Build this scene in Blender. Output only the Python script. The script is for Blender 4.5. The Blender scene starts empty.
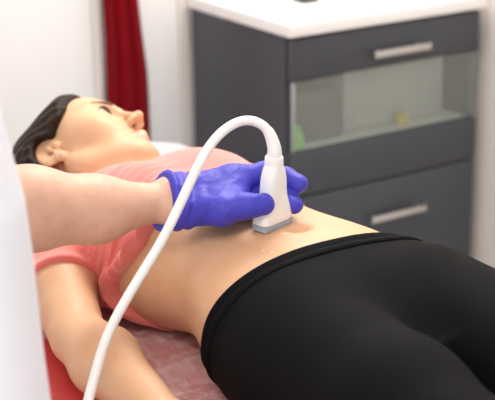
import bpy, bmesh, math
import numpy as np
from mathutils import Vector, Matrix

# Everything is laid out in the couch's own frame: s runs along the couch towards the patient's feet, c across it
# towards her left, z up from the couch top; BZ lifts it to the room's floor.
BZ = 0.70
col = bpy.context.scene.collection
rng = np.random.default_rng(7)

# ------------------------------------------------------------------ materials
def mat(name, base=(.8, .8, .8), rough=.5, metal=0., sss=0., sss_rad=(.01, .004, .002), sheen=0., spec=.5,
        noise=None, bump=None, coat=0., trans=0.):
    m = bpy.data.materials.new(name); m.use_nodes = True
    nt = m.node_tree; b = nt.nodes['Principled BSDF']
    b.inputs['Base Color'].default_value = (*base, 1)
    b.inputs['Roughness'].default_value = rough
    b.inputs['Metallic'].default_value = metal
    b.inputs['Specular IOR Level'].default_value = spec
    if sss:
        b.inputs['Subsurface Weight'].default_value = sss
        b.inputs['Subsurface Radius'].default_value = sss_rad
        b.inputs['Subsurface Scale'].default_value = 1.0
    if sheen:
        b.inputs['Sheen Weight'].default_value = sheen
        b.inputs['Sheen Roughness'].default_value = .4
    if coat: b.inputs['Coat Weight'].default_value = coat
    if trans: b.inputs['Transmission Weight'].default_value = trans
    tc = nt.nodes.new('ShaderNodeTexCoord')
    if noise:                                   # (scale, second colour, low, high, stretch)
        sc, c2, lo, hi, st = noise
        mp = nt.nodes.new('ShaderNodeMapping'); mp.inputs['Scale'].default_value = st
        n = nt.nodes.new('ShaderNodeTexNoise'); n.inputs['Scale'].default_value = sc; n.inputs['Detail'].default_value = 5
        r = nt.nodes.new('ShaderNodeValToRGB')
        r.color_ramp.elements[0].position = lo; r.color_ramp.elements[0].color = (*base, 1)
        r.color_ramp.elements[1].position = hi; r.color_ramp.elements[1].color = (*c2, 1)
        nt.links.new(tc.outputs['Object'], mp.inputs['Vector']); nt.links.new(mp.outputs[0], n.inputs['Vector'])
        nt.links.new(n.outputs['Fac'], r.inputs[0]); nt.links.new(r.outputs[0], b.inputs['Base Color'])
    if bump:                                    # (scale, strength, distance, stretch)
        sc, stg, dist, st = bump
        mp = nt.nodes.new('ShaderNodeMapping'); mp.inputs['Scale'].default_value = st
        n = nt.nodes.new('ShaderNodeTexNoise'); n.inputs['Scale'].default_value = sc; n.inputs['Detail'].default_value = 3
        bp = nt.nodes.new('ShaderNodeBump'); bp.inputs['Strength'].default_value = stg; bp.inputs['Distance'].default_value = dist
        nt.links.new(tc.outputs['Object'], mp.inputs['Vector']); nt.links.new(mp.outputs[0], n.inputs['Vector'])
        nt.links.new(n.outputs['Fac'], bp.inputs['Height']); nt.links.new(bp.outputs[0], b.inputs['Normal'])
    return m

U = (1, 1, 1)
SKIN = mat('patient_skin', (.70, .415, .245), .48, sss=.12, sss_rad=(.012, .005, .003), spec=.35,
           noise=(26, (.66, .37, .21), .35, .75, U), bump=(420, .12, .0006, U))
SKIN2 = mat('clinician_skin', (.66, .40, .285), .5, sss=.12, sss_rad=(.012, .005, .003), spec=.35,
            noise=(60, (.60, .335, .23), .4, .8, U), bump=(300, .15, .0006, U))
LIPS = mat('lips', (.52, .19, .165), .4, sss=.1)
HAIR = mat('dark_brown_hair', (.013, .007, .005), .55, spec=.13, noise=(30, (.048, .023, .012), .4, .8, (1, 6, 6)))
BROW = mat('brow_hair', (.10, .05, .03), .7)
EYEW = mat('eye_white', (.50, .46, .43), .5, spec=.2)
IRIS = mat('eye_iris', (.02, .010, .007), .45, spec=.2)
SHIRT = mat('coral_cotton', (.82, .225, .195), .9, sheen=.65, spec=.1, bump=(900, .2, .0005, U))
BLACK = mat('black_jersey', (.0045, .0045, .005), .8, spec=.08, bump=(1500, .2, .0004, U))
GLOVE = mat('violet_blue_nitrile', (.054, .049, .44), .5, spec=.3, sss=.0, bump=(90, .10, .002, U))
COAT = mat('white_coat_cotton', (.71, .73, .79), .85, bump=(700, .2, .0006, U))
TROUS = mat('white_trouser_cotton', (.75, .76, .80), .85)
SHOE = mat('white_shoe_leather', (.8, .8, .8), .5)
PWHITE = mat('white_probe_plastic', (.84, .83, .82), .32, spec=.45)
PGREY = mat('grey_lens_rubber', (.34, .38, .48), .45)
PMARK = mat('grey_mark', (.25, .27, .32), .5)
CABLE = mat('white_cable_sheath', (.84, .83, .80), .38)
RED = mat('red_vinyl', (.62, .040, .040), .42, bump=(160, .1, .001, U))
METAL = mat('brushed_metal', (.62, .61, .59), .32, metal=1)
SILVER = mat('silver', (.8, .8, .8), .2, metal=1)
CABG = mat('anthracite_laminate', (.056, .060, .073), .42, spec=.4)
CABIN = mat('light_laminate_inside', (.62, .63, .60), .6)
TOPW = mat('white_worktop', (.86, .85, .83), .35)
WALLM = mat('white_wall_paint', (.80, .80, .80), .9, noise=(3, (.815, .812, .806), .3, .7, U))
WALLB = mat('beige_wall_paint', (.80, .745, .685), .9, noise=(3, (.78, .72, .66), .3, .7, U))
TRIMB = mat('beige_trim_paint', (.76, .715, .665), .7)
FLOORM = mat('grey_vinyl_floor', (.55, .55, .55), .5, noise=(8, (.5, .5, .5), .3, .7, U))
CEILM = mat('white_ceiling_paint', (.85, .85, .85), .9)
TOWEL = mat('dark_red_terry', (.19, .002, .007), .95, sheen=.05, spec=.1, bump=(500, .6, .002, U))
PILLOWM = mat('pale_grey_pillow_cotton', (.40, .405, .42), .9, bump=(300, .2, .001, U))
STEELW = mat('white_painted_steel', (.8, .8, .8), .4)
GREENP = mat('green_plastic', (.22, .70, .08), .45)
YELLOWP = mat('yellow_card', (.75, .58, .10), .6)
DARKB = mat('dark_grey_card', (.10, .115, .10), .7)
WCARD = mat('white_card', (.56, .55, .535), .7)
DARKP = mat('dark_plastic', (.05, .05, .055), .4)

def glass_mat():
    m = bpy.data.materials.new('clear_greenish_glass'); m.use_nodes = True; nt = m.node_tree; nt.nodes.clear()
    o = nt.nodes.new('ShaderNodeOutputMaterial'); mx = nt.nodes.new('ShaderNodeMixShader'); t = nt.nodes.new('ShaderNodeBsdfTransparent')
    g = nt.nodes.new('ShaderNodeBsdfGlossy')
    t.inputs[0].default_value = (.86, .90, .88, 1); g.inputs['Roughness'].default_value = .18; mx.inputs[0].default_value = .13
    nt.links.new(t.outputs[0], mx.inputs[1]); nt.links.new(g.outputs[0], mx.inputs[2])
    d = nt.nodes.new('ShaderNodeBsdfDiffuse'); d.inputs[0].default_value = (.70, .74, .71, 1); m2 = nt.nodes.new('ShaderNodeMixShader'); m2.inputs[0].default_value = .05
    nt.links.new(mx.outputs[0], m2.inputs[1]); nt.links.new(d.outputs[0], m2.inputs[2]); nt.links.new(m2.outputs[0], o.inputs[0]); return m
GLASS = glass_mat()

def paper_mat():                                # thin tissue: fibres let the red vinyl show through
    m = bpy.data.materials.new('tissue_paper_red_bounce'); m.use_nodes = True; nt = m.node_tree; b = nt.nodes['Principled BSDF']
    o = [n for n in nt.nodes if n.type == 'OUTPUT_MATERIAL'][0]
    b.inputs['Base Color'].default_value = (.95, .70, .70, 1); b.inputs['Roughness'].default_value = .9  # white tissue tinted pink: red bounce off the vinyl painted into the base
    mx = nt.nodes.new('ShaderNodeMixShader'); t = nt.nodes.new('ShaderNodeBsdfTransparent')
    tc = nt.nodes.new('ShaderNodeTexCoord')
    def nz(sc, st, det):
        mp = nt.nodes.new('ShaderNodeMapping'); mp.inputs['Scale'].default_value = st
        n = nt.nodes.new('ShaderNodeTexNoise'); n.inputs['Scale'].default_value = sc; n.inputs['Detail'].default_value = det
        n.inputs['Distortion'].default_value = .8
        nt.links.new(tc.outputs['Object'], mp.inputs['Vector']); nt.links.new(mp.outputs[0], n.inputs['Vector']); return n
    a = nz(30, (1, 2.2, 1), 6); c = nz(11, (3, .8, 1), 3)
    ad = nt.nodes.new('ShaderNodeMath'); ad.operation = 'ADD'
    nt.links.new(a.outputs['Fac'], ad.inputs[0]); nt.links.new(c.outputs['Fac'], ad.inputs[1])
    r = nt.nodes.new('ShaderNodeMapRange'); r.inputs[1].default_value = .70; r.inputs[2].default_value = 1.35
    r.inputs[3].default_value = .12; r.inputs[4].default_value = .62
    nt.links.new(ad.outputs[0], r.inputs[0]); nt.links.new(r.outputs[0], mx.inputs[0])
    nt.links.new(t.outputs[0], mx.inputs[1]); nt.links.new(b.outputs[0], mx.inputs[2]); nt.links.new(mx.outputs[0], o.inputs[0])
    return m
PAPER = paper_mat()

def gel_mat():
    m = bpy.data.materials.new('clear_gel'); m.use_nodes = True; nt = m.node_tree; nt.nodes.clear()
    o = nt.nodes.new('ShaderNodeOutputMaterial'); mx = nt.nodes.new('ShaderNodeMixShader'); t = nt.nodes.new('ShaderNodeBsdfTransparent')
    g = nt.nodes.new('ShaderNodeBsdfGlossy'); mx.inputs[0].default_value = .10
    t.inputs[0].default_value = (1, .995, .975, 1); g.inputs['Roughness'].default_value = .12
    nt.links.new(t.outputs[0], mx.inputs[1]); nt.links.new(g.outputs[0], mx.inputs[2]); nt.links.new(mx.outputs[0], o.inputs[0]); return m
GEL = gel_mat()

# ------------------------------------------------------------------ objects
def link_mesh(name, V, Fc, mats, parent=None, origin=None, smooth=True, fmat=None):
    """one mesh object; V in the couch frame; a child shares its parent's origin"""
    V = np.asarray(V, float)
    if parent is not None: org = np.array(parent['org'])
    else: org = np.array(origin if origin is not None else (0, 0, 0), float)
    me = bpy.data.meshes.new(name)
    me.from_pydata((V - org).tolist(), [], Fc.tolist() if hasattr(Fc, 'tolist') else Fc)
    for m in (mats if isinstance(mats, (list, tuple)) else [mats]): me.materials.append(m)
    if fmat is not None: me.polygons.foreach_set('material_index', np.asarray(fmat, np.int32))
    if smooth: me.polygons.foreach_set('use_smooth', np.ones(len(me.polygons), bool))
    me.update()
    o = bpy.data.objects.new(name, me); col.objects.link(o)
    if parent is not None:
        o.parent = parent
    else:
        o.location = (org[0], org[1], org[2] + BZ)
    o['org'] = org.tolist()
    return o

def thing(name, label, cat, origin, group=None):
    o = bpy.data.objects.new(name, None); col.objects.link(o); o.empty_display_size = .05
    o.location = (origin[0], origin[1], origin[2] + BZ); o['org'] = list(map(float, origin))
    tag(o, label, cat, group); return o

def tag(o, label, cat, group=None):
    o['label'] = label; o['category'] = cat
    if group: o['group'] = group

class MB:
    """collects shapes of ONE part"""
    def __init__(s): s.V = []; s.F = []; s.n = 0
    def add(s, V, F):
        s.V.append(np.asarray(V, float)); s.F += [[i + s.n for i in f] for f in F]; s.n += len(V); return s
    def box(s, lo, hi, bev=.0, seg=2):
        bm = bmesh.new(); bmesh.ops.create_cube(bm, size=1)
        lo = np.array(lo, float); hi = np.array(hi, float)
        for v in bm.verts: v.co = Vector((lo + hi) / 2 + np.array(v.co) * (hi - lo))
        if bev: bmesh.ops.bevel(bm, geom=bm.edges[:], offset=bev, segments=seg, affect='EDGES', profile=.5)
        bm.verts.index_update()
        s.add([tuple(v.co) for v in bm.verts], [[v.index for v in f.verts] for f in bm.faces]); bm.free(); return s
    def tube(s, pts, rad, n=14, cap=True):
        pts = np.asarray(pts, float); m = len(pts); rad = np.broadcast_to(np.asarray(rad, float), (m,))
        T = np.gradient(pts, axis=0); T /= np.linalg.norm(T, axis=1)[:, None]
        a = np.array((0, 0, 1.)) if abs(T[0][2]) < .9 else np.array((1., 0, 0))
        N = np.cross(T[0], a); N /= np.linalg.norm(N); V = []; F = []
        for i in range(m):
            N = N - T[i] * N.dot(T[i]); N /= np.linalg.norm(N); B = np.cross(T[i], N)
            for k in range(n):
                t = 2 * math.pi * k / n; V.append(pts[i] + rad[i] * (math.cos(t) * N + math.sin(t) * B))
        for i in range(m - 1):
            for k in range(n):
                F.append([i * n + k, i * n + (k + 1) % n, (i + 1) * n + (k + 1) % n, (i + 1) * n + k])
        if cap: F += [list(range(n))[::-1], [(m - 1) * n + k for k in range(n)]]
        return s.add(V, F)
    def loft(s, rings, cap=True):
        n = len(rings[0]); V = np.concatenate([np.asarray(r, float) for r in rings]); F = []
        for i in range(len(rings) - 1):
            for k in range(n):
                F.append([i * n + k, i * n + (k + 1) % n, (i + 1) * n + (k + 1) % n, (i + 1) * n + k])
        if cap: F += [list(range(n))[::-1], [(len(rings) - 1) * n + k for k in range(n)]]
        return s.add(V, F)
    def build(s, name, m, parent=None, origin=None, smooth=True):
        o = link_mesh(name, np.concatenate(s.V), s.F, m, parent, origin, smooth)
        if smooth: auto(o)
        return o

def auto(o, ang=35):
    bm = bmesh.new(); bm.from_mesh(o.data); bmesh.ops.recalc_face_normals(bm, faces=bm.faces[:])
    for e in bm.edges:
        if len(e.link_faces) == 2 and e.calc_face_angle(0) > math.radians(ang): e.smooth = False
    bm.to_mesh(o.data); bm.free()

def spline(pts, n):
    """Catmull-Rom through the points"""
    P = np.asarray(pts, float); P = np.vstack([2 * P[0] - P[1], P, 2 * P[-1] - P[-2]]); out = []
    for i in range(1, len(P) - 2):
        for t in np.linspace(0, 1, n, endpoint=False):
            a, b, c, d = P[i - 1], P[i], P[i + 1], P[i + 2]
            out.append(.5 * (2 * b + (c - a) * t + (2 * a - 5 * b + 4 * c - d) * t * t + (3 * b - a - 3 * c + d) * t ** 3))
    out.append(P[-2]); return np.array(out)

# ------------------------------------------------------------------ implicit shapes
def smin(a, b, k):
    h = np.maximum(k - np.abs(a - b), 0) / k
    return np.minimum(a, b) - h * h * k * .25
def smax(a, b, k): return -smin(-a, -b, k)

class Prim:
    def __init__(s, fn, lo, hi, k, sub=False): s.fn, s.lo, s.hi, s.k, s.sub = fn, np.array(lo), np.array(hi), k, sub
def rc(a, b, ra, rb, k=.02, sub=False):
    a = np.array(a, float); b = np.array(b, float); ab = b - a; L = max(ab.dot(ab), 1e-9)
    def fn(P):
        t = np.clip((P - a) @ ab / L, 0, 1); d = P - a - t[:, None] * ab
        return np.sqrt((d * d).sum(1)) - (ra + (rb - ra) * t)
    r = max(ra, rb); return Prim(fn, np.minimum(a, b) - r, np.maximum(a, b) + r, k, sub)
def el(c, r, R=None, k=.02, sub=False):
    c = np.array(c, float); r = np.array(r, float); R = np.eye(3) if R is None else np.asarray(R)
    def fn(P):
        q = (P - c) @ R; k0 = np.sqrt(((q / r) ** 2).sum(1)); k1 = np.sqrt(((q / r ** 2) ** 2).sum(1)) + 1e-9
        return k0 * (k0 - 1) / k1
    m = r.max(); return Prim(fn, c - m, c + m, k, sub)
def chain(pts, k=.012, k0=None):
    out = []
    for i in range(len(pts) - 1):
        out.append(rc(pts[i][:3], pts[i + 1][:3], pts[i][3], pts[i + 1][3], k0 if (i == 0 and k0) else k))
    return out

class Shape:
    """smooth union of primitives, far ones skipped"""
    def __init__(s, prims): s.p = prims
    def __call__(s, P):
        lo = P.min(0); hi = P.max(0); d = np.full(len(P), .08)
        for q in s.p:
            if np.any(q.lo - .07 > hi) or np.any(q.hi + .07 < lo): continue
            v = q.fn(P)
            d = smax(d, -v, q.k) if q.sub else smin(d, v, q.k)
        return d

def surface(f, lo, hi, h, B=8):
    """surface nets over the blocks the surface crosses"""
    lo = np.array(lo, float); hi = np.array(hi, float); S = B * h
    nb = np.ceil((hi - lo) / S).astype(int)
    I = np.stack(np.meshgrid(*[np.arange(k) for k in nb], indexing='ij'), -1).reshape(-1, 3)
    cen = lo + (I + .5) * S; keep = np.zeros(len(I), bool)
    key = (I // 6); order = np.lexsort((key[:, 2], key[:, 1], key[:, 0]))
    for j in range(0, len(order), 256):
        q = order[j:j + 256]; keep[q] = np.abs(f(cen[q])) < S * 1.25
    I = I[order][keep[order]]
    g = np.stack(np.meshgrid(*[np.arange(B + 1)] * 3, indexing='ij'), -1).reshape(-1, 3)
    N = nb * B + 2
    vid = []; vps = []; quads = []
    EDG = [((0, 0, 0), (1, 0, 0)), ((0, 1, 0), (1, 1, 0)), ((0, 0, 1), (1, 0, 1)), ((0, 1, 1), (1, 1, 1)),
           ((0, 0, 0), (0, 1, 0)), ((1, 0, 0), (1, 1, 0)), ((0, 0, 1), (0, 1, 1)), ((1, 0, 1), (1, 1, 1)),
           ((0, 0, 0), (0, 0, 1)), ((1, 0, 0), (1, 0, 1)), ((0, 1, 0), (0, 1, 1)), ((1, 1, 0), (1, 1, 1))]
    for j in range(0, len(I), 48):
        b = I[j:j + 48]
        P = lo + (b[:, None, :] * B + g[None]) * h
        D = f(P.reshape(-1, 3)).reshape(len(b), B + 1, B + 1, B + 1)
        c = lambda o: D[:, o[0]:o[0] + B, o[1]:o[1] + B, o[2]:o[2] + B]
        acc = np.zeros((len(b), B, B, B, 3)); cnt = np.zeros((len(b), B, B, B))
        for e0, e1 in EDG:
            d0, d1 = c(e0), c(e1); x = (d0 < 0) != (d1 < 0)
            t = np.where(x, d0 / np.where(x, d0 - d1, 1), 0)
            for ax in range(3): acc[..., ax] += np.where(x, e0[ax] + t * (e1[ax] - e0[ax]), 0)
            cnt += x
        w = np.nonzero(cnt > 0)
        cell = b[w[0]] * B + np.stack(w[1:], -1)
        vps.append(lo + (cell + acc[w] / cnt[w][:, None]) * h)
        vid.append((cell[:, 0] * N[1] + cell[:, 1]) * N[2] + cell[:, 2])
        for ax in range(3):
            o = [0, 0, 0]; o[ax] = 1
            d0 = c((0, 0, 0)); d1 = c(tuple(o)); w = np.nonzero((d0 < 0) != (d1 < 0))
            if not len(w[0]): continue
            q = b[w[0]] * B + np.stack(w[1:], -1); u, v = (ax + 1) % 3, (ax + 2) % 3
            flip = d0[w] >= 0
            def off(a, bb):
                r = q.copy(); r[:, u] += a; r[:, v] += bb; return (r[:, 0] * N[1] + r[:, 1]) * N[2] + r[:, 2]
            Q = np.stack([off(-1, -1), off(0, -1), off(0, 0), off(-1, 0)], -1)
            Q[flip] = Q[flip][:, ::-1]; quads.append(Q)
    vid = np.concatenate(vid); vps = np.concatenate(vps); Q = np.concatenate(quads)
    od = np.argsort(vid); sv = vid[od]; p = np.searchsorted(sv, Q); p = np.clip(p, 0, len(sv) - 1)
    ok = (sv[p] == Q).all(1); return vps, od[p[ok]]

_W = [(rng.normal(size=(5, 3)), rng.uniform(0, 6.28, 5)) for _ in range(12)]
def nz(P, fr, i, st=(1, 1, 1)):
    d, ph = _W[i]; d = d / np.linalg.norm(d, axis=1)[:, None]
    return np.sin((P * np.array(st)) @ d.T * fr + ph).mean(1) * 1.6

def unit(v): v = np.array(v, float); return v / np.linalg.norm(v)

def hand(W, d, pn, th, r=1., curl=.35):
    """relaxed hand: W wrist centre, d towards the fingers, pn out of the palm, th towards the thumb"""
    W = np.array(W, float); d = unit(d); pn = unit(pn); th = unit(th); out = []
    lens = [(.043, .026, .021), (.047, .029, .023), (.043, .027, .022), (.034, .02, .019)]
    offs = [.028, .009, -.011, -.029]; base = [.088, .09, .086, .079]
    for i in range(4):
        m = W + d * base[i] + th * offs[i]
        out.append(rc(W + th * offs[i] * .55, m, .0145, .0115, .018))
        p = m; a = curl * (.7 + .12 * i)
        for j, L in enumerate(lens[i]):
            q = p + L * (math.cos(a) * d + math.sin(a) * pn)
            r0 = (.0098, .0088, .0078)[j] * (.88 if i == 3 else 1)
            out.append(rc(p, q, r0, r0 * .92, .006)); p = q; a += curl
    t0 = W + d * .02 + th * .022; t1 = t0 + d * .035 + th * .03 + pn * .012; t2 = t1 + d * .03 + th * .014 + pn * .006; t3 = t2 + d * .026 + th * .004
    out += [rc(t0, t1, .017, .0125, .02), rc(t1, t2, .0108, .0098, .008), rc(t2, t3, .0098, .008, .006)]
    return out

# ------------------------------------------------------------------ heads
def head_prims(sex=0):
    p = [el((0, -.015, .040), (.072, .093, .086)),
         el((0, .034, .046), (.060, .056, .060), k=.03),
         el((0, .034, -.026), (.058, .058, .072), k=.03),
         el((0, .046, -.072), (.044, .042, .040), k=.03),
         el((0, .074, -.096), (.018, .017, .015), k=.02)]
    for x in (-1, 1):
        p += [rc((x * .057, .000, -.045), (x * .050, .012, -.072), .016, .014, .03),
              rc((x * .050, .012, -.072), (x * .014, .073, -.097), .014, .013, .03),
              el((x * .040, .058, -.024), (.026, .026, .026), k=.03),
              rc((x * .013, .089, .030), (x * .046, .073, .032), .009, .008, .018),
              el((x * .032, .096, .012), (.019, .014, .0125), k=.016, sub=True),
              el((x * .0310, .0792, .0090), (.0142, .0140, .0134), k=.006),
              el((x * .0310, .0952, .0073), (.0150, .0105, .0075), k=.002, sub=True),
              el((x * .050, .036, .004), (.024, .030, .030), k=.03)]
    p += [rc((0, .0925, .018), (0, .1110, -.023), .0062, .0070, .012), el((0, .1150, -.0255), (.0076, .0082, .0074), k=.008)]
    for x in (-1, 1):
        p += [el((x * .0100, .103, -.031), (.0062, .0090, .0064), k=.008)]
        p += [el((x * .0082, .1080, -.0375), (.0042, .0055, .0050), k=.002, sub=True)]
    p += [rc((-.021, .086, -.0655), (0, .0975, -.0625), .004, .0062, .010), rc((.021, .086, -.0655), (0, .0975, -.0625), .004, .0062, .010),
          rc((-.019, .086, -.0690), (0, .0950, -.0740), .004, .0066, .006), rc((.019, .086, -.0690), (0, .0950, -.0740), .004, .0066, .006)]
    for x in (-1, 1):                               # ears: disc, rim, hollow, lobe
        a = math.radians(24) * x; R = Matrix.Rotation(a, 3, 'Z') @ Matrix.Rotation(math.radians(-12), 3, 'X'); R = np.array(R)
        p += [el((x * .0785, -.019, .004), (.0080, .0220, .0350), R, k=.008), el((x * .0765, -.006, -.026), (.0065, .0095, .0105), R, k=.008),
              el((x * .0870, -.0175, .007), (.0065, .0140, .0240), R, k=.006, sub=True),
              el((x * .0800, -.011, -.004), (.0090, .0080, .0100), R, k=.005, sub=True),
              rc((x * .0790, -.020, .017), (x * .0810, -.008, -.012), .0032, .0030, .005),
              el((x * .0760, .0005, -.002), (.0050, .0050, .0070), R, k=.005)]
    return p
HEADP = head_prims()
HEAD = Shape(HEADP)
def lip_d(Q):
    L = [rc((-.021, .088, -.0655), (0, .0985, -.0625), .0035, .0056), rc((.021, .088, -.0655), (0, .0985, -.0625), .0035, .0056),
         rc((-.019, .088, -.0690), (0, .0965, -.0740), .0035, .0062), rc((.019, .088, -.0690), (0, .0965, -.0740), .0035, .0062)]
    return np.min([q.fn(Q) for q in L], 0)

class Placed:
    """a shape carried by a rotation (columns = its axes) and a position"""
    def __init__(s, f, R, t): s.f, s.R, s.t = f, np.asarray(R, float), np.asarray(t, float)
    def loc(s, P): return (P - s.t) @ s.R
    def out(s, Q): return np.asarray(Q, float) @ s.R.T + s.t
    def __call__(s, P): return s.f(s.loc(P))

HL_Z = [-.16, -.10, -.06, -.03, .00, .025, .036, .050, .07, .085, .10, .115, .14]
HL_Y = [-.070, -.062, -.046, -.037, -.030, .018, .036, .050, .057, .062, .067, .062, .03]
def hair_f(Q):
    d = HEAD(Q) - .014
    d = smin(d, el((0, -.070, .065), (.066, .062, .080)).fn(Q), .03)
    d = smin(d, el((0, -.070, -.020), (.052, .042, .060)).fn(Q), .03)
    d = d - .0022 * np.sin(Q[:, 2] * 260 + Q[:, 1] * 90 + 3 * np.sin(Q[:, 0] * 60)) * .5 - .0015 * nz(Q, 160, 0, (1, .25, 1))
    y = np.interp(Q[:, 2], HL_Z, HL_Y)
    d = smax(d, -el((0, -.016, .000), (.125, .026, .037)).fn(Q) * 1., .006)       # swept clear of the ears
    return smax(d, (Q[:, 1] - y - .004 * nz(Q, 120, 1)) * .8, .010)

def surf_y(x, z):
    y = np.linspace(.14, 0, 561); d = HEAD(np.stack([np.full_like(y, x), y, np.full_like(y, z)], 1)); return y[np.argmax(d < 0)]

def face_parts(H, person, hair_m=HAIR):
    """eyes, lashes, brows under a person"""
    for x in (-1, 1):
        n, m = 20, 14; c = np.array((x * .0310, .0805, .0085)); V = []; F = []
        look = unit((-.10, 1, -.12)); a = unit(np.cross(look, (0, 0, 1))); b = np.cross(a, look)
        for i in range(m + 1):
            th = math.pi * i / m
            for k in range(n):
                ph = 2 * math.pi * k / n
                V.append(c + .0122 * (math.cos(th) * look + math.sin(th) * (math.cos(ph) * a + math.sin(ph) * b)))
        fm = []
        for i in range(m):
            for k in range(n):
                F.append([i * n + k, (i + 1) * n + k, (i + 1) * n + (k + 1) % n, i * n + (k + 1) % n]); fm.append(1 if i < 5 else 0)
        link_mesh('eye', H.out(V), F, [EYEW, IRIS], person, fmat=fm)
        t = np.linspace(-1, 1, 13); px = x * .0310 + t * .0140; pz = .0095 + .0058 * (1 - t * t)
        pts = np.stack([px, [surf_y(a_, b_ + .002) for a_, b_ in zip(px, pz)], pz], 1)
        pts[:, 1] += .0012
        MB().tube(H.out(pts), .0016 + .0006 * (1 - t * t), 8).build('eyelash', BROW, person)
        t = np.linspace(0, 1, 13); px = x * (.013 + .038 * t); pz = .0285 + .0075 * np.sin(t * 2.3) - .004 * t
        pts = np.stack([px, [surf_y(a_, b_) for a_, b_ in zip(px, pz)], pz], 1)
        MB().tube(H.out(pts), .0017 * (1 - .6 * t ** 2) + .0004, 8).build('eyebrow', BROW, person)

# ------------------------------------------------------------------ the patient
# head pose: columns are her left, her nose, her crown
HR = np.array([[-.1178, .2296, -.9661], [.8025, .5950, .0435], [-.5849, .7702, .2544]])
HT = np.array((-.614, .006, .148))
PH = Placed(HEAD, HR, HT)

TS = [-.56, -.50, -.46, -.42, -.36, -.30, -.24, -.18, -.12, -.06, .00, .06, .11, .155, .20]
TC = [.00, .00, .005, .01, .015, .02, .022, .025, .028, .033, .037, .040, .04, .04, .04]
TW = [.06, .09, .130, .150, .155, .152, .142, .126, .132, .156, .172, .172, .170, .150, .10]
TT = [.11, .148, .178, .194, .202, .206, .204, .201, .199, .197, .193, .188, .178, .155, .11]
TB = [.04, .015, .000, -.01, -.01, -.01, -.005, .006, .008, -.008, -.034, -.045, -.045, -.035, -.01]
_s = np.linspace(-.56, .20, 400)
def _sm(T):
    y = np.interp(_s, TS, T); k = np.hanning(41); k /= k.sum(); return np.convolve(np.pad(y, 20, mode='edge'), k, 'valid')
_TC, _TW, _TT, _TB = map(_sm, (TC, TW, TT, TB))
def torso_fn(P):
    s = P[:, 0]; c0 = np.interp(s, _s, _TC); w = np.interp(s, _s, _TW); t = np.interp(s, _s, _TT); b = np.interp(s, _s, _TB)
    z0 = (t + b) / 2; hh = (t - b) / 2; x = (P[:, 1] - c0); z = (P[:, 2] - z0); n = 2.5
    r = (np.abs(x / w) ** n + np.abs(z / hh) ** n) ** (1 / n) + 1e-6
    rad = np.sqrt(x * x + z * z) * (1 - 1 / r)
    d = np.where(r < .5, -.06, np.maximum(rad, -.06))
    return np.maximum(d, np.maximum(-.56 - s, s - .20))
TORSO = Prim(torso_fn, (-.56, -.2, -.02), (.22, .25, .21), .03)

SH_R, SH_L = (-.468, -.136, .090), (-.468, .150, .090)
EL_R, EL_L = (-.213, -.221, .046), (-.215, .250, .048)
WR_R, WR_L = (.045, -.234, .036), (.030, .255, .036)
BREAST = [el((-.350, -.052, .160), (.066, .062, .050), k=.04), el((-.375, .085, .158), (.080, .072, .050), k=.04)]
SHOULD = [rc((-.475, -.10, .095), (-.475, .125, .095), .060, .060, .04),
          rc((-.50, .0, .10), (-.545, .0, .110), .070, .052, .04)]
UPARM = [rc(SH_R, (-.338, -.185, .062), .054, .047, .03), rc((-.338, -.185, .062), EL_R, .047, .038, .02),
         rc(SH_L, (-.33, .205, .065), .054, .043, .03), rc((-.33, .205, .065), EL_L, .043, .038, .02)]
FORE = [rc(EL_R, (-.125, -.227, .046), .038, .0445, .008), rc((-.125, -.227, .046), WR_R, .0445, .026, .02),
        rc(EL_L, (-.13, .252, .046), .038, .041, .012), rc((-.13, .252, .046), WR_L, .041, .026, .02)]
NECK = [rc((-.535, .0, .110), HT + HR @ np.array((0, -.022, -.055)), .056, .050, .02),
        rc((-.500, .03, .130), HT + HR @ np.array((.0, .020, -.080)), .040, .036, .03)]
def leg(sg):
    up = .004
    c = lambda x: .04 + sg * x + (.018 if sg > 0 else 0)
    return [rc((.08, c(.088), .085), (.27, c(.098), .086 + up), .096, .082, .03), rc((.27, c(.098), .088 + up), (.52, c(.108), .078 + up), .080, .058, .03),
            rc((.52, c(.108), .078), (.64, c(.112), .066), .054, .055, .03), rc((.64, c(.112), .066), (.90, c(.115), .048), .054, .034, .03)]
LEGS = leg(-1) + leg(1)
def foot(sg):
    c = .04 + sg * .115 + (.018 if sg > 0 else 0)
    return [rc((.92, c, .040), (.965, c + sg * .006, .10), .036, .036, .03), rc((.965, c + sg * .006, .10), (1.005, c + sg * .02, .20), .036, .024, .03)] + \
           [rc((1.0, c + sg * (-.012 + .012 * i), .19), (1.008, c + sg * (-.014 + .013 * i), .236 - .007 * i), .011, .0095 - .0007 * i, .006) for i in range(5)]
HANDS = hand(WR_R, (1, -.06, -.02), (0, .15, 1), (0, -1, .15), curl=.28) + hand(WR_L, (1, .06, -.02), (0, -.1, -1), (0, -1, .0), curl=.22)
NAVEL = [el((-.058, .036, .200), (.010, .016, .015), k=.010, sub=True)]
def head_in_body(P): return PH(P)
HEADB = Prim(head_in_body, HT - .15, HT + .15, .015)
PBODY = Shape([TORSO] + BREAST + SHOULD + UPARM + FORE + NECK + LEGS + foot(-1) + foot(1) + HANDS + [HEADB] + NAVEL)
def patient_f(P):
    d = PBODY(P); return smax(d, .0035 - P[:, 2], .012)
PV, PF = surface(patient_f, (-.461, -.36, -.02), (1.06, .40, .30), .003)
HV, HF = surface(patient_f, (-.455 - .016 * 22, -.36, -.02), (-.455, .40, .30), .002)
PF = np.vstack([PF, HF + len(PV)]); PV = np.vstack([PV, HV])
cent = PV[PF].mean(1); Q = PH.loc(cent); fm = np.where((lip_d(Q) < .0012) & (Q[:, 1] > .08), 1, 0)
patient = link_mesh('person', PV, PF, [SKIN, LIPS], origin=(.04, .04, .0), fmat=fm)
tag(patient, 'dark-haired woman in coral shirt and black leggings lying on the red couch', 'person')

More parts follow.
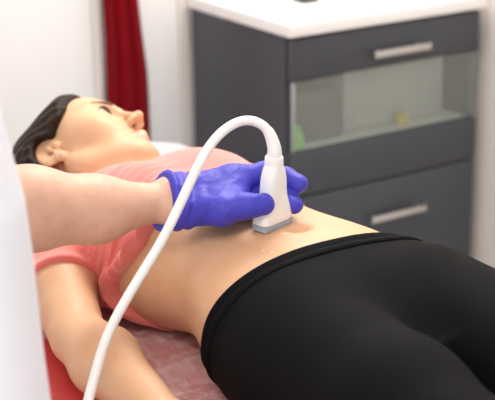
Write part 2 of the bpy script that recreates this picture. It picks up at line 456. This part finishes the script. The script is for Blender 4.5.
# hair, face
def phair(P): return np.maximum(hair_f(PH.loc(P)), .045 - P[:, 2])
V, F = surface(phair, HT - .17, HT + .17, .003); link_mesh('hair', V, F, HAIR, patient)
face_parts(PH, patient)
e = PH.out([(-.0815, -.004, -.030)])[0]
MB().tube([e + HR @ np.array((x, 0, 0)) for x in (.003, .001, -.0025, -.0035)], [.0012, .0032, .0030, .0012], 10).build('earring', SILVER, patient)['label'] = 'small silver ear stud'

# shirt
SB = Shape([TORSO] + BREAST + SHOULD)
SLV = Shape(UPARM)
NB = Shape(NECK + [HEADB])
def hem(P): return -.262 - .17 * (P[:, 1] - .0) * np.clip(P[:, 2] / .15, 0, 1) + .024 * np.clip((.07 - P[:, 2]) / .07, 0, 1) + .020 * np.clip((P[:, 2] - .10) / .05, 0, 1) * np.clip(-P[:, 1] / .08, 0, 1) - .024 * np.exp(-((P[:, 2] - .075) / .04) ** 2)
def shirt_f(P):
    s, c, z = P.T
    b = SB(P); hs = hem(P) + .006 * nz(P, 40, 2); u = hs - s                     # distance up from the hem
    near = np.clip((.04 - c) / .10, 0, 1)
    w = u + .55 * (.12 - z) + .012 * nz(P, 25, 3)
    fold = near * np.exp(-np.maximum(u, 0) / .18) * (.008 * (1 - np.abs(np.sin(w * 78))) ** 1.3 + .0065 * (1 - np.abs(np.sin(w * 185 + 2 * nz(P, 30, 8)))) ** 1.2)
    fold += .0030 * nz(P, 45, 4, (1, 1, .5)) * (1 - .6 * np.clip((z - .15) / .04, 0, 1)) * np.exp(-np.maximum(u, 0) / .25)
    roll = .015 * np.exp(-((u - .012) / .012) ** 2) * (.5 + .5 * near)
    flat = np.clip((z - .01) / .03, 0, 1)
    sl = np.minimum(.30 + s + .0, .4)                                            # sleeves end part-way down the upper arm
    ax = np.array(EL_R) - np.array(SH_R); ta = (P - np.array(SH_R)) @ ax / ax.dot(ax)
    ax2 = np.array(EL_L) - np.array(SH_L); tb = (P - np.array(SH_L)) @ ax2 / ax2.dot(ax2)
    arm = np.where(c < .02, ta, tb) - .54
    sleeve = .004 * np.exp(-(arm / .05) ** 2)
    d = b - .0055 - (fold + roll) * flat
    d = smax(d, -u, .010)
    dsl = smax(SLV(P) - .0065 - sleeve - .0025 * nz(P, 50, 7) * flat, arm * .27, .004)
    d = smin(d, dsl, .016)
    d = smax(d, .010 - NB(P), .006)
    return np.maximum(d, .0015 - z)
V, F = surface(shirt_f, (-.60, -.26, -.01), (-.16, .30, .27), .0025); link_mesh('shirt', V, F, SHIRT, patient)

# leggings
LB = Shape([TORSO] + LEGS)
def wb(P): return -.066 + .36 * np.clip(P[:, 2], 0, .2)
def leggings_f(P):
    u = P[:, 0] - wb(P)
    d = LB(P) - .004 - .0012 * nz(P, 60, 5) * np.exp(-((P[:, 0] - .10) / .08) ** 2)
    d = smax(d, -(u - .004), .004); d = np.maximum(d, P[:, 0] - .885)
    return np.maximum(d, .0012 - P[:, 2])
V, F = surface(leggings_f, (-.10, -.20, -.01), (.92, .28, .22), .003); leggings = link_mesh('leggings', V, F, BLACK, patient)
def band_f(P):
    u = P[:, 0] - wb(P) - .002 * nz(P, 30, 6)
    d = LB(P) - .0062 - .0022 * np.exp(-((u - .022) / .0045) ** 2) - .0016 * np.exp(-((u - .003) / .004) ** 2) + .0022 * np.exp(-((u - .0145) / .003) ** 2)
    d = smax(d, np.abs(u - .0145) - .0155, .004)
    return np.maximum(d, .0012 - P[:, 2])
V, F = surface(band_f, (-.10, -.20, -.01), (.08, .28, .22), .002); link_mesh('waistband', V, F, BLACK, leggings)

# ------------------------------------------------------------------ the clinician
G_IDX = [(-.1470, -.0160, .2500, .0130), (-.1390, .0340, .2530, .0115), (-.1170, .0550, .2480, .0105), (-.0930, .0600, .2440, .0102)]
G_MID = [(-.1620, -.0130, .2360, .0135), (-.1430, .0340, .2320, .0115), (-.1120, .0480, .2250, .0105), (-.0820, .0440, .2200, .0102)]
G_RNG = [(-.1650, -.0240, .2240, .0125), (-.1420, .0100, .2210, .0110), (-.1170, .0160, .2170, .0100), (-.1060, .0120, .2130, .0095)]
G_PNK = [(-.1570, -.0450, .2190, .0115), (-.1350, -.0210, .2180, .0095), (-.1210, -.0110, .2150, .0090), (-.1120, -.0090, .2130, .0085)]
G_THB = [(-.1340, -.0930, .2230, .0170), (-.0970, -.0610, .2300, .0145), (-.0760, -.0350, .2360, .0130), (-.0670, -.0150, .2370, .0122)]
FA = [(-.1660, -.1090, .2310, .0240), (-.1710, -.2080, .2390, .0395), (-.1820, -.2930, .2540, .0495), (-.1910, -.3700, .2630, .0510)]
W1, W2 = (-.1670, -.0950, .2380, .0165), (-.1490, -.1060, .2250, .0165)
LHAND = []
for m, w, k in ((G_IDX, W1, .02), (G_MID, W1, .02), (G_RNG, W1, .02), (G_PNK, W2, .02)):
    LHAND.append(rc(w[:3], m[0][:3], w[3], m[0][3] * 1.02, k)); LHAND += chain(m, .007)
LHAND.append(rc(W2[:3], G_THB[0][:3], .0165, .016, .015)); LHAND += chain(G_THB, .009, .014)
LHAND += [rc(G_IDX[0][:3], G_THB[1][:3], .0125, .0125, .02), rc((-.1420, -.0030, .2480), (-.1010, -.0360, .2330), .0095, .0095, .02)]
LHAND.append(el((-.150, -.055, .236), (.026, .032, .017), k=.02))                 # ball of the hand between thumb and knuckles
LFORE = [rc(FA[0][:3], FA[1][:3], FA[0][3], FA[1][3], .03), rc(FA[1][:3], FA[2][:3], FA[1][3], FA[2][3], .03),
         rc(FA[2][:3], FA[3][:3], FA[2][3], FA[3][3], .03), rc(FA[0][:3], W1[:3], .0225, .016, .01), rc(FA[0][:3], W2[:3], .0225, .016, .01)]
CSH_L, CSH_R = (-.165, -.560, .590), (.150, -.600, .640)
UARM_L = [rc(CSH_L, FA[3][:3], .058, .046, .03)]
CE_R, CW_R = (.215, -.740, .360), (.150, -.720, .100)
UARM_R = [rc(CSH_R, CE_R, .058, .044, .03)]
RFORE = [rc(CE_R, CW_R, .042, .028, .02)]
RHAND = hand(CW_R, (-.15, .10, -1), (0, 1, .1), (-1, 0, 0), curl=.3)
CT = [((.165, -.590, -.03), .150, 0.113), ((.160, -.588, .10), .168, 0.118), ((.145, -.584, .22), .165, 0.115), ((.080, -.566, .40), .160, 0.113),
      ((.045, -.566, .50), .158, 0.105), ((.010, -.572, .58), .160, 0.088), ((-.008, -.580, .64), .130, .075), ((-.018, -.586, .69), .07, .055)]
CTZ = [c[0][2] for c in CT]
def ctorso(P, extra=0., flare=0.):
    z = P[:, 2]; s0 = np.interp(z, CTZ, [c[0][0] for c in CT]); c0 = np.interp(z, CTZ, [c[0][1] for c in CT])
    a = np.interp(z, CTZ, [c[1] for c in CT]) + flare * np.clip((.2 - z) / .45, 0, 1); b = np.interp(z, CTZ, [c[2] for c in CT]) + flare * .5 * np.clip((.2 - z) / .45, 0, 1)
    x = P[:, 0] - s0; y = P[:, 1] - c0; r = np.sqrt((x / a) ** 2 + (y / b) ** 2) + 1e-6
    return np.maximum(np.sqrt(x * x + y * y) * (1 - 1 / r), -.07)
CTORSO = Prim(lambda P: np.maximum(ctorso(P), np.maximum(-.06 - P[:, 2], P[:, 2] - .69)), (-.2, -.75, -.06), (.36, -.42, .70), .04)
CLEG = []
for sg in (-1, 1):
    x = .160 + sg * .09
    CLEG += [rc((x, -.59, -.02), (x + sg * .01, -.585, -.30), .088, .062, .03), rc((x + sg * .01, -.585, -.30), (x + sg * .012, -.60, -.62), .058, .040, .02)]
ca, sa = math.cos(math.radians(28)), math.sin(math.radians(28))
# looking down along the arm towards the probe
nose = unit((-.32, .80, -.38)); crown = unit(np.array((0, .30, 1.)) - nose * np.dot((0, .30, 1.), nose)); left = np.cross(nose, crown)
CH = Placed(HEAD, np.stack([left, nose, crown], 1), (-.045, -.545, .865))
CNECK = [rc((-.018, -.586, .67), CH.out([(0, -.02, -.05)])[0], .060, .052, .03), rc((-.165, -.575, .60), (.150, -.60, .64), .05, .05, .04)]
CHEADP = Prim(lambda P: CH(P), CH.t - .15, CH.t + .15, .015)
CBODY = Shape([CTORSO] + CNECK + [CHEADP] + UARM_L + LFORE + LHAND + UARM_R + RFORE + RHAND + CLEG)
V, F = surface(CBODY, (-.26, -.86, -.68), (.40, .10, 1.04), .004)
fm = np.where(lip_d(CH.loc(V[F].mean(1))) < .001, 1, 0)
clin = link_mesh('person', V, F, [SKIN2, LIPS], origin=(.16, -.59, -.70), fmat=fm)
tag(clin, 'person in white coat standing beside the couch, blue-gloved hand holding the ultrasound probe', 'person')
V, F = surface(lambda P: hair_f(CH.loc(P)), CH.t - .17, CH.t + .17, .004); link_mesh('hair', V, F, HAIR, clin)
face_parts(CH, clin)
CO = Shape([CTORSO] + UARM_L + UARM_R + [rc((-.165, -.575, .60), (.150, -.60, .64), .05, .05, .04)])
CO2 = Prim(lambda P: np.maximum(ctorso(P, flare=.05), np.maximum(-.28 - P[:, 2], P[:, 2] - .5)), (-.2, -.8, -.28), (.4, -.4, .5), .02)
def coat_f(P):
    d = smin(CO(P), CO2.fn(P), .03) - .010 - .004 * nz(P, 14, 7, (1, 1, .35)) - .0015 * nz(P, 50, 8, (1, 1, .5))
    d = smax(d, .012 - Shape(CNECK[:1] + [CHEADP])(P), .01)
    return d
V, F = surface(coat_f, (-.30, -.86, -.30), (.44, -.34, .74), .005); link_mesh('coat', V, F, COAT, clin)
TR = Shape(CLEG + [CTORSO])
V, F = surface(lambda P: np.maximum(TR(P) - .010, np.maximum(P[:, 2] + .10, -.655 - P[:, 2])), (-.05, -.75, -.69), (.40, -.45, -.06), .006)
link_mesh('trousers', V, F, TROUS, clin)
for sg in (-1, 1):
    x = .160 + sg * .105
    SHP = Shape([rc((x, -.615, -.655), (x, -.50, -.665), .044, .036, .03), rc((x, -.50, -.665), (x, -.43, -.672), .040, .028, .03), rc((x, -.60, -.62), (x, -.60, -.56), .046, .046, .03)])
    V, F = surface(lambda P: np.maximum(SHP(P), -.699 - P[:, 2]), (x - .08, -.70, -.705), (x + .08, -.37, -.50), .006); link_mesh('shoe', V, F, SHOE, clin)

# gloves: tight nitrile a little off the skin, wrinkled
def glove(f, wc, wd, name_parent, h, lo, hi, len_):
    wd = unit(wd); wc = np.array(wc)
    def g(P):
        u = (P - wc) @ wd                                                        # grows towards the fingers
        wr = .0011 * (1 - np.minimum(np.abs(nz(P, 150, 9, (1, .6, 1))), 1)) ** 3 * np.exp(-((u - .05) / .05) ** 2) + .0004 * (1 - np.minimum(np.abs(nz(P, 260, 10)), 1)) ** 3
        wr = wr + .0013 * np.sin(u * 420 + 3 * nz(P, 60, 11)) * np.exp(-((u - .02) / .022) ** 2)
        d = f(P) - .0022 - wr - .0022 * np.exp(-((u - .002) / .0028) ** 2) - .0015 * np.exp(-(u / .02) ** 2)
        return np.maximum(d, -(u + .0025 * nz(P, 70, 6)))
    V, F = surface(g, lo, hi, h); o = link_mesh('glove', V, F, GLOVE, name_parent); return o
GSH = Shape(LHAND + LFORE)
glove(GSH, (-.1690, -.1120, .2300), (.14, .96, -.32), clin, .0014, (-.21, -.16, .17), (-.03, .09, .29), .2)
glove(Shape(RFORE + RHAND), np.array(CW_R) + np.array((0, 0, .04)), (-.1, .05, -1), clin, .004, (.02, -.82, -.12), (.26, -.58, .16), .2)

# ------------------------------------------------------------------ probe and cable
def at_top(f, s, c, z0=.30):
    z = np.linspace(z0, z0 - .2, 4001); d = f(np.stack([np.full_like(z, s), np.full_like(z, c), z], 1)); return z[np.argmax(d < 0)]
pb = np.array((-.082, .0085, at_top(patient_f, -.082, .0085, .26) - .001))
pt = np.array((-.0770, .0088, .2960)); ax = pt - pb; LEN = np.linalg.norm(ax); ax /= LEN
e1 = np.array((-.27, .96, 0)); e1 -= ax * e1.dot(ax); e1 /= np.linalg.norm(e1); e2 = np.cross(e1, ax)
def prring(h, w, t, n=3.5, m=40):
    out = []
    for k in range(m):
        a = 2 * math.pi * k / m; ca_, sa_ = math.cos(a), math.sin(a)
        x = math.copysign(abs(ca_) ** (2 / n), ca_) * w / 2; y = math.copysign(abs(sa_) ** (2 / n), sa_) * t / 2
        out.append(pb + ax * h + e1 * x + e2 * y)
    return out
probe = thing('ultrasound_probe', 'white handheld ultrasound probe with grey tip pressed on the bare belly', 'ultrasound probe', pb)
MB().loft([prring(0, .048, .020, 7), prring(.0005, .054, .025, 7), prring(.002, .0567, .027, 8), prring(.0095, .0577, .0282, 8)]).build('lens', PGREY, probe)
prof = [(.0095, .0550, .0272, 5), (.0105, .0562, .0282, 5), (.018, .0555, .0282, 4.5), (.026, .0500, .0275, 4), (.034, .0440, .0268, 3.6), (.042, .0395, .0262, 3.2),
        (.050, .0370, .0262, 3), (.058, .0362, .0265, 3), (.066, .0350, .0265, 2.8), (.074, .0318, .0262, 2.5), (.080, .0275, .0250, 2.2), (.0835, .0245, .0240, 2), (.0845, .0232, .0230, 2), (.085, .0200, .0200, 2)]
k = LEN / .0945
MB().loft([prring(h * k, w * 1.04, t, n) for h, w, t, n in prof]).build('housing', PWHITE, probe)
MB().loft([prring(h * k, w, w, 2) for h, w in ((.0835, .0225), (.0845, .0250), (.0925, .0246), (.0940, .0235), (.0945, .0180))]).build('collar', PWHITE, probe)
q = pb + ax * .0055 + e2 * -.0139 + e1 * .004
MB().loft([[q + e1 * x + ax * y + e2 * zz for x, y in ((-.0008, -.0028), (.0008, -.0028), (.0008, .0028), (-.0008, .0028))] for zz in (.0006, -.0003)]).build('centre_mark', PMARK, probe)

CP = [pt + ax * -.002, pt + ax * .010, (-.0830, .0070, .3290), (-.0920, -.0060, .3415), (-.0970, -.0230, .3465), (-.0990, -.0460, .3415), (-.0980, -.0730, .3260),
      (-.0880, -.1040, .2960), (-.0750, -.1370, .2570), (-.0670, -.1690, .2180), (-.0650, -.1900, .1950), (-.0500, -.2390, .1520), (-.0380, -.2700, .1200),
      (-.0200, -.2920, .0920), (-.0020, -.3130, .0680), (.0200, -.3360, .0400), (.055, -.365, -.02), (.075, -.385, -.16), (.085, -.395, -.36), (.10, -.40, -.58), (.14, -.40, -.688), (.24, -.40, -.692), (.40, -.46, -.692), (.52, -.62, -.692)]
cpts = spline(CP, 10)
for _ in range(60): cpts[12:-1] = .25 * cpts[11:-2] + .5 * cpts[12:-1] + .25 * np.vstack([cpts[13:-1], cpts[-1:]])
cl = np.r_[0, np.cumsum(np.linalg.norm(np.diff(cpts, axis=0), axis=1))]
sl_n = int(np.searchsorted(cl, .040))
cable = MB().tube(cpts, .0063, 16).build('probe_cable', CABLE, probe)
MB().tube(cpts[:sl_n], np.interp(cl[:sl_n], [0, .004, .03, .040], [.0108, .0098, .0078, .0068]), 18).build('strain_relief', PWHITE, probe)

# gel
def drop(s, c, r, hgt, sx=1.):
    V = []; F = []; n = 18; m = 6
    for i in range(m):
        rr = r * (1 - i / m) ** .5 if i else r
        rr = r * math.cos(i / m * math.pi / 2)
        for k_ in range(n):
            a = 2 * math.pi * k_ / n; wob = 1 + .18 * math.sin(2 * a + s * 900) + .08 * math.sin(3 * a)
            x, y = s + rr * wob * math.cos(a) * sx, c + rr * wob * math.sin(a)
            V.append((x, y, at_top(patient_f, x, y, .24) - .0004 + hgt * math.sin(i / m * math.pi / 2)))
    for i in range(m - 1):
        for k_ in range(n): F.append([i * n + k_, i * n + (k_ + 1) % n, (i + 1) * n + (k_ + 1) % n, (i + 1) * n + k_])
    F.append([(m - 1) * n + k_ for k_ in range(n)]); F.append(list(range(n))[::-1])
    return V, F
for s, c, r, lab in ((-.037, -.042, .0055, 'larger clear gel droplet on the belly, nearer the gloved wrist'), (-.024, -.034, .0042, 'smaller clear gel droplet on the belly, nearer the waistband')):
    V, F = drop(s, c, r, .0014); o = link_mesh('gel_droplet', V, F, GEL, origin=(s, c, V[0][2])); tag(o, lab, 'gel', 'gel droplets on the belly')
V, F = drop(-.060, .012, .019, .0012, .45); o = link_mesh('gel_smear', V, F, GEL, origin=(-.06, .012, V[0][2])); tag(o, 'thin wet smear of clear gel on the belly along the grey probe tip', 'gel')

# ------------------------------------------------------------------ couch
couch = thing('examination_couch', 'red vinyl examination couch under the lying woman', 'examination couch', (0, .02, -.70))
MB().box((-1.02, -.335, -.085), (1.06, .385, -.006), .022, 4).build('mattress', RED, couch)
MB().box((-1.0, -.31, -.125), (1.04, .36, -.0855), .004).build('frame', STEELW, couch)
for s in (-.85, .88):
    for c in (-.26, .31): MB().box((s - .022, c - .022, -.699), (s + .022, c + .022, -.126), .004).build('leg', STEELW, couch)
# tissue paper
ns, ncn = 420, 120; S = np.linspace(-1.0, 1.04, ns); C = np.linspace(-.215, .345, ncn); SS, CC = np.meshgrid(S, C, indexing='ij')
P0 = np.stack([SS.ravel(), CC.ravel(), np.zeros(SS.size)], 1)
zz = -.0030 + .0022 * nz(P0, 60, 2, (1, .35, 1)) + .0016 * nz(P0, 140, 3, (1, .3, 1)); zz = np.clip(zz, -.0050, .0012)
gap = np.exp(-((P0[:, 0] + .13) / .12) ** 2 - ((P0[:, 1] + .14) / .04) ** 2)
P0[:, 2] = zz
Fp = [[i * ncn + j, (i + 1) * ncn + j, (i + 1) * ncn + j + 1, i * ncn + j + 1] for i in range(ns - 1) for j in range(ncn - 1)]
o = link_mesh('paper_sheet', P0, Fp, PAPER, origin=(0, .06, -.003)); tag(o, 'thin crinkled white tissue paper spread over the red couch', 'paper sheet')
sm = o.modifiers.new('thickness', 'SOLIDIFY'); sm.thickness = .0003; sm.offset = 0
# pillow
n1, n2 = 60, 80; V = []; F = []
for side in (1, -1):
    for i in range(n1 + 1):
        for j in range(n2 + 1):
            a, b = 2 * i / n1 - 1, 2 * j / n2 - 1
            s = -.745 + .150 * a; c = .06 + .275 * b
            hh = .050 * ((1 - abs(a) ** 4) * (1 - abs(b) ** 4)) ** .45
            if side > 0:
                dent = .055 * math.exp(-((s + .66) / .12) ** 2 - (c / .12) ** 2)
                z = .046 + hh - dent * (hh / .05) + .002 * math.sin(c * 60) * hh / .05
            else: z = .046 - .0440 * ((1 - abs(a) ** 4) * (1 - abs(b) ** 4)) ** .45
            V.append((s, c, z))
N = (n1 + 1) * (n2 + 1)
for i in range(n1):
    for j in range(n2):
        f = [i * (n2 + 1) + j, (i + 1) * (n2 + 1) + j, (i + 1) * (n2 + 1) + j + 1, i * (n2 + 1) + j + 1]
        F.append(f); F.append([N + x for x in f[::-1]])
o = link_mesh('pillow', V, F, PILLOWM, origin=(-.745, .06, 0)); tag(o, 'pale grey pillow behind the lying woman on the red couch', 'pillow')

# ------------------------------------------------------------------ cabinet
X1, Y0, Y1 = -1.007, .684, 1.217; XB = -1.409
cab = thing('cabinet', 'dark grey drawer cabinet with a glass front under the white worktop', 'cabinet', (-1.2, .95, -.70))
MB().box((XB, Y0, -.63), (X1 - .019, Y0 + .018, .199)).box((XB, Y1 - .018, -.63), (X1 - .019, Y1, .199)).box((XB, Y0 + .018, -.63), (X1 - .019, Y1 - .018, -.612)) \
    .box((XB, Y0 + .018, .181), (X1 - .019, Y1 - .018, .199)).build('carcass', CABG, cab, smooth=False)
MB().box((XB + .001, Y0 + .0185, -.056), (XB + .010, Y1 - .0185, .100)).build('back_panel', CABIN, cab, smooth=False)
MB().box((XB + .0105, Y0 + .0185, -.074), (X1 - .020, Y1 - .0185, -.056)).build('shelf', CABIN, cab, smooth=False)
MB().box((XB + .0105, Y0 + .0185, .100), (X1 - .020, Y1 - .0185, .112)).build('divider', CABIN, cab, smooth=False)
def front(name, z0, z1, hz=None):
    d = MB().box((X1 - .018, Y0 + .002, z0), (X1, Y1 - .002, z1), .0015, 2).build(name, CABG, cab)
    if hz is not None:
        h = MB().box((X1 + .022, .888, hz - .0075), (X1 + .030, 1.048, hz + .0075), .002)
        for c in (.905, 1.032): h.box((X1 - .001, c - .005, hz - .005), (X1 + .023, c + .005, hz + .005), .001)
        o = h.build('handle', METAL, d); o['label'] = 'brushed metal bar handle'
front('drawer', .1035, .194, .140)
front('front_panel', -.1585, -.0580)
front('drawer', -.420, -.1625, -.243)
front('drawer', -.628, -.424, -.52)
gd = MB().box((X1 - .010, Y0 + .004, -.0545), (X1 - .004, Y1 - .004, .1005), .001).build('glass_door', GLASS, cab); gd['label'] = 'clear greenish glass'
MB().box((X1 - .0035, Y0 + .0025, -.0545), (X1 - .0005, Y0 + .012, .1000), .0008).build('door_edge', mat('pale_edge_strip', (.30, .33, .34), .5), cab)['label'] = 'pale edge strip of the glass door'
MB().box((XB + .02, Y0 + .02, -.699), (X1 - .05, Y1 - .02, -.6305)).build('plinth', DARKP, cab, smooth=False)
top = MB().box((XB - .012, Y0 - .008, .2005), (X1 + .008, Y1 + .012, .230), .003, 3).build('worktop', TOPW, origin=(-1.2, .95, .2)); tag(top, 'white worktop slab on the dark grey cabinet', 'worktop')
# what stands behind the glass
b = MB().box((-1.20, .720, -.0555), (-1.05, .858, .060), .012, 3).build('storage_box', DARKB, origin=(-1.12, .79, -.0555)); tag(b, 'dark grey box behind the glass, left half of the shelf', 'box')
b = MB().box((-1.22, .872, -.0555), (-1.07, 1.165, .092), .004, 2).build('carton', WCARD, origin=(-1.14, 1.02, -.0555)); tag(b, 'wide pale carton behind the cabinet glass, right half of the shelf', 'box')
t = thing('bottle', 'small bright green bottle behind the left edge of the cabinet glass', 'bottle', (-1.030, .712, -.0555))
ringz = lambda o, r, z: [(o[0] + r * math.cos(2 * math.pi * k / 20), o[1] + r * math.sin(2 * math.pi * k / 20), z) for k in range(20)]
o_ = (-1.034, .719)
MB().loft([ringz(o_, r, z) for r, z in ((.012, -.0555), (.0145, -.054), (.0145, -.025), (.007, -.016), (.007, -.013))]).build('body', GREENP, t)
MB().loft([ringz(o_, r, z) for r, z in ((.008, -.0128), (.008, -.004), (.006, -.003))]).build('cap', GREENP, t)
b = MB().box((-1.06, 1.012, -.0555), (-1.04, 1.040, -.028), .002).build('packet', YELLOWP, origin=(-1.05, 1.02, -.0555)); tag(b, 'small yellow packet behind the cabinet glass', 'packet')
b = MB().box((-1.215, .83, .2302), (-1.165, .875, .262), .004).build('container', DARKP, origin=(-1.19, .85, .2302)); tag(b, 'small dark container on the white worktop at the top edge', 'container')

# ------------------------------------------------------------------ room
def struct(name, mb, m):
    o = mb.build(name, m, smooth=False); o['kind'] = 'structure'; return o
struct('floor', MB().box((-1.6, -2.6, -.80), (3.2, 1.45, -.70)), FLOORM)
struct('wall_back', MB().box((-1.6, -2.6, -.70), (-1.43, 1.45, 1.9)), WALLM)
struct('wall_far', MB().box((-1.43, 1.25, -.70), (3.2, 1.45, 1.9)), WALLB)
struct('ceiling', MB().box((-1.6, -2.6, 1.9), (3.2, 1.45, 2.0)), CEILM)
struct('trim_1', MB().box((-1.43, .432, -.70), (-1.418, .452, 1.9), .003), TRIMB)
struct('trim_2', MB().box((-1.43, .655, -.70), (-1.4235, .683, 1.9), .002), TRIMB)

# hanging red towel
tw = thing('hanging_towel', 'dark red towel hanging on the white wall beyond the woman\'s face', 'towel', (-1.39, .51, -.35))
V = []; F = []; nz_, nc_ = 60, 60
for i in range(nz_ + 1):
    v = i / nz_; z = .62 - v * .95
    l = .452 - .004 * math.sin(v * 9) - .006 * v; r = np.interp(z, [-.4, .0, .07, .14, .24, .4, .62], [.560, .558, .556, .548, .539, .527, .512])
    for j in range(nc_):
        a = 2 * math.pi * j / nc_; c = (l + r) / 2 + (r - l) / 2 * math.copysign(abs(math.cos(a)) ** .7, math.cos(a))
        u = (c - l) / (r - l); fold = .006 * math.sin(u * 17 + v * 1.5) + .003 * math.sin(u * 31 - v * 3)
        d = -1.404 + .014 * math.copysign(abs(math.sin(a)) ** .7, math.sin(a)) + (fold if math.sin(a) > 0 else 0)
        V.append((d, c, z))
for i in range(nz_):
    for j in range(nc_): F.append([i * nc_ + j, i * nc_ + (j + 1) % nc_, (i + 1) * nc_ + (j + 1) % nc_, (i + 1) * nc_ + j])
F.append(list(range(nc_))); F.append([nz_ * nc_ + j for j in range(nc_)][::-1])
link_mesh('cloth', V, F, TOWEL, tw)
hk = thing('wall_hook', 'metal hook on the white wall carrying the red towel', 'hook', (-1.42, .492, .62))
MB().box((-1.4298, .476, .60), (-1.425, .508, .66), .001).build('plate', METAL, hk)
MB().tube(spline([(-1.426, .492, .63), (-1.41, .492, .622), (-1.395, .492, .625), (-1.385, .492, .645)], 6), .004, 10).build('prong', METAL, hk)

# ------------------------------------------------------------------ light
def area(name, loc, tgt, sx, sy, power, color=(1, 1, 1)):
    l = bpy.data.lights.new(name, 'AREA'); l.shape = 'RECTANGLE'; l.size = sx; l.size_y = sy; l.energy = power; l.color = color
    o = bpy.data.objects.new(name, l); col.objects.link(o); o.location = (loc[0], loc[1], loc[2] + BZ)
    d = Vector(tgt) - Vector(loc); o.rotation_euler = d.to_track_quat('-Z', 'Y').to_euler(); return o
area('unseen_overhead_lamp', (-.75, .62, 1.88), (-.30, .05, 0), 1.1, 1.1, 44, (1, .97, .93))
area('unseen_overhead_lamp', (.9, -1.0, 1.88), (.6, -.6, 0), 1.2, 1.2, 26, (1, .97, .93))  # added fill from camera-left, brightens the back wall and cabinet front
w = bpy.data.worlds.new('World'); bpy.context.scene.world = w; w.use_nodes = True
w.node_tree.nodes['Background'].inputs[0].default_value = (1, .985, .965, 1)
w.node_tree.nodes['Background'].inputs[1].default_value = .68

# ------------------------------------------------------------------ camera
cam = bpy.data.cameras.new('camera'); co = bpy.data.objects.new('camera', cam); col.objects.link(co)
A, PI_, RO = math.radians(33), math.radians(19), math.radians(.7)
loc = Vector((1.36942, -.97283, .83766 + BZ)); right = Vector((math.sin(A), math.cos(A), 0)); fh = Vector((-math.cos(A), math.sin(A), 0))
fw = fh * math.cos(PI_) - Vector((0, 0, 1)) * math.sin(PI_); up = right.cross(fw)
up2 = up * math.cos(RO) + right * math.sin(RO); r2 = fw.cross(up2)
M = Matrix((r2, up2, -fw)).transposed().to_4x4(); M.translation = loc; co.matrix_world = M
cam.sensor_width = 36; cam.lens = 1400 / 495 * 36; cam.clip_start = .05
cam.dof.use_dof = True; cam.dof.focus_distance = 1.845; cam.dof.aperture_fstop = 5.6
sc = bpy.context.scene; sc.camera = co
sc.view_settings.view_transform = 'Standard'; sc.view_settings.look = 'None'; sc.view_settings.gamma = 1; sc.view_settings.use_curve_mapping = False
sc.view_settings.exposure = .84

for o in bpy.data.objects:
    if 'org' in o: del o['org']
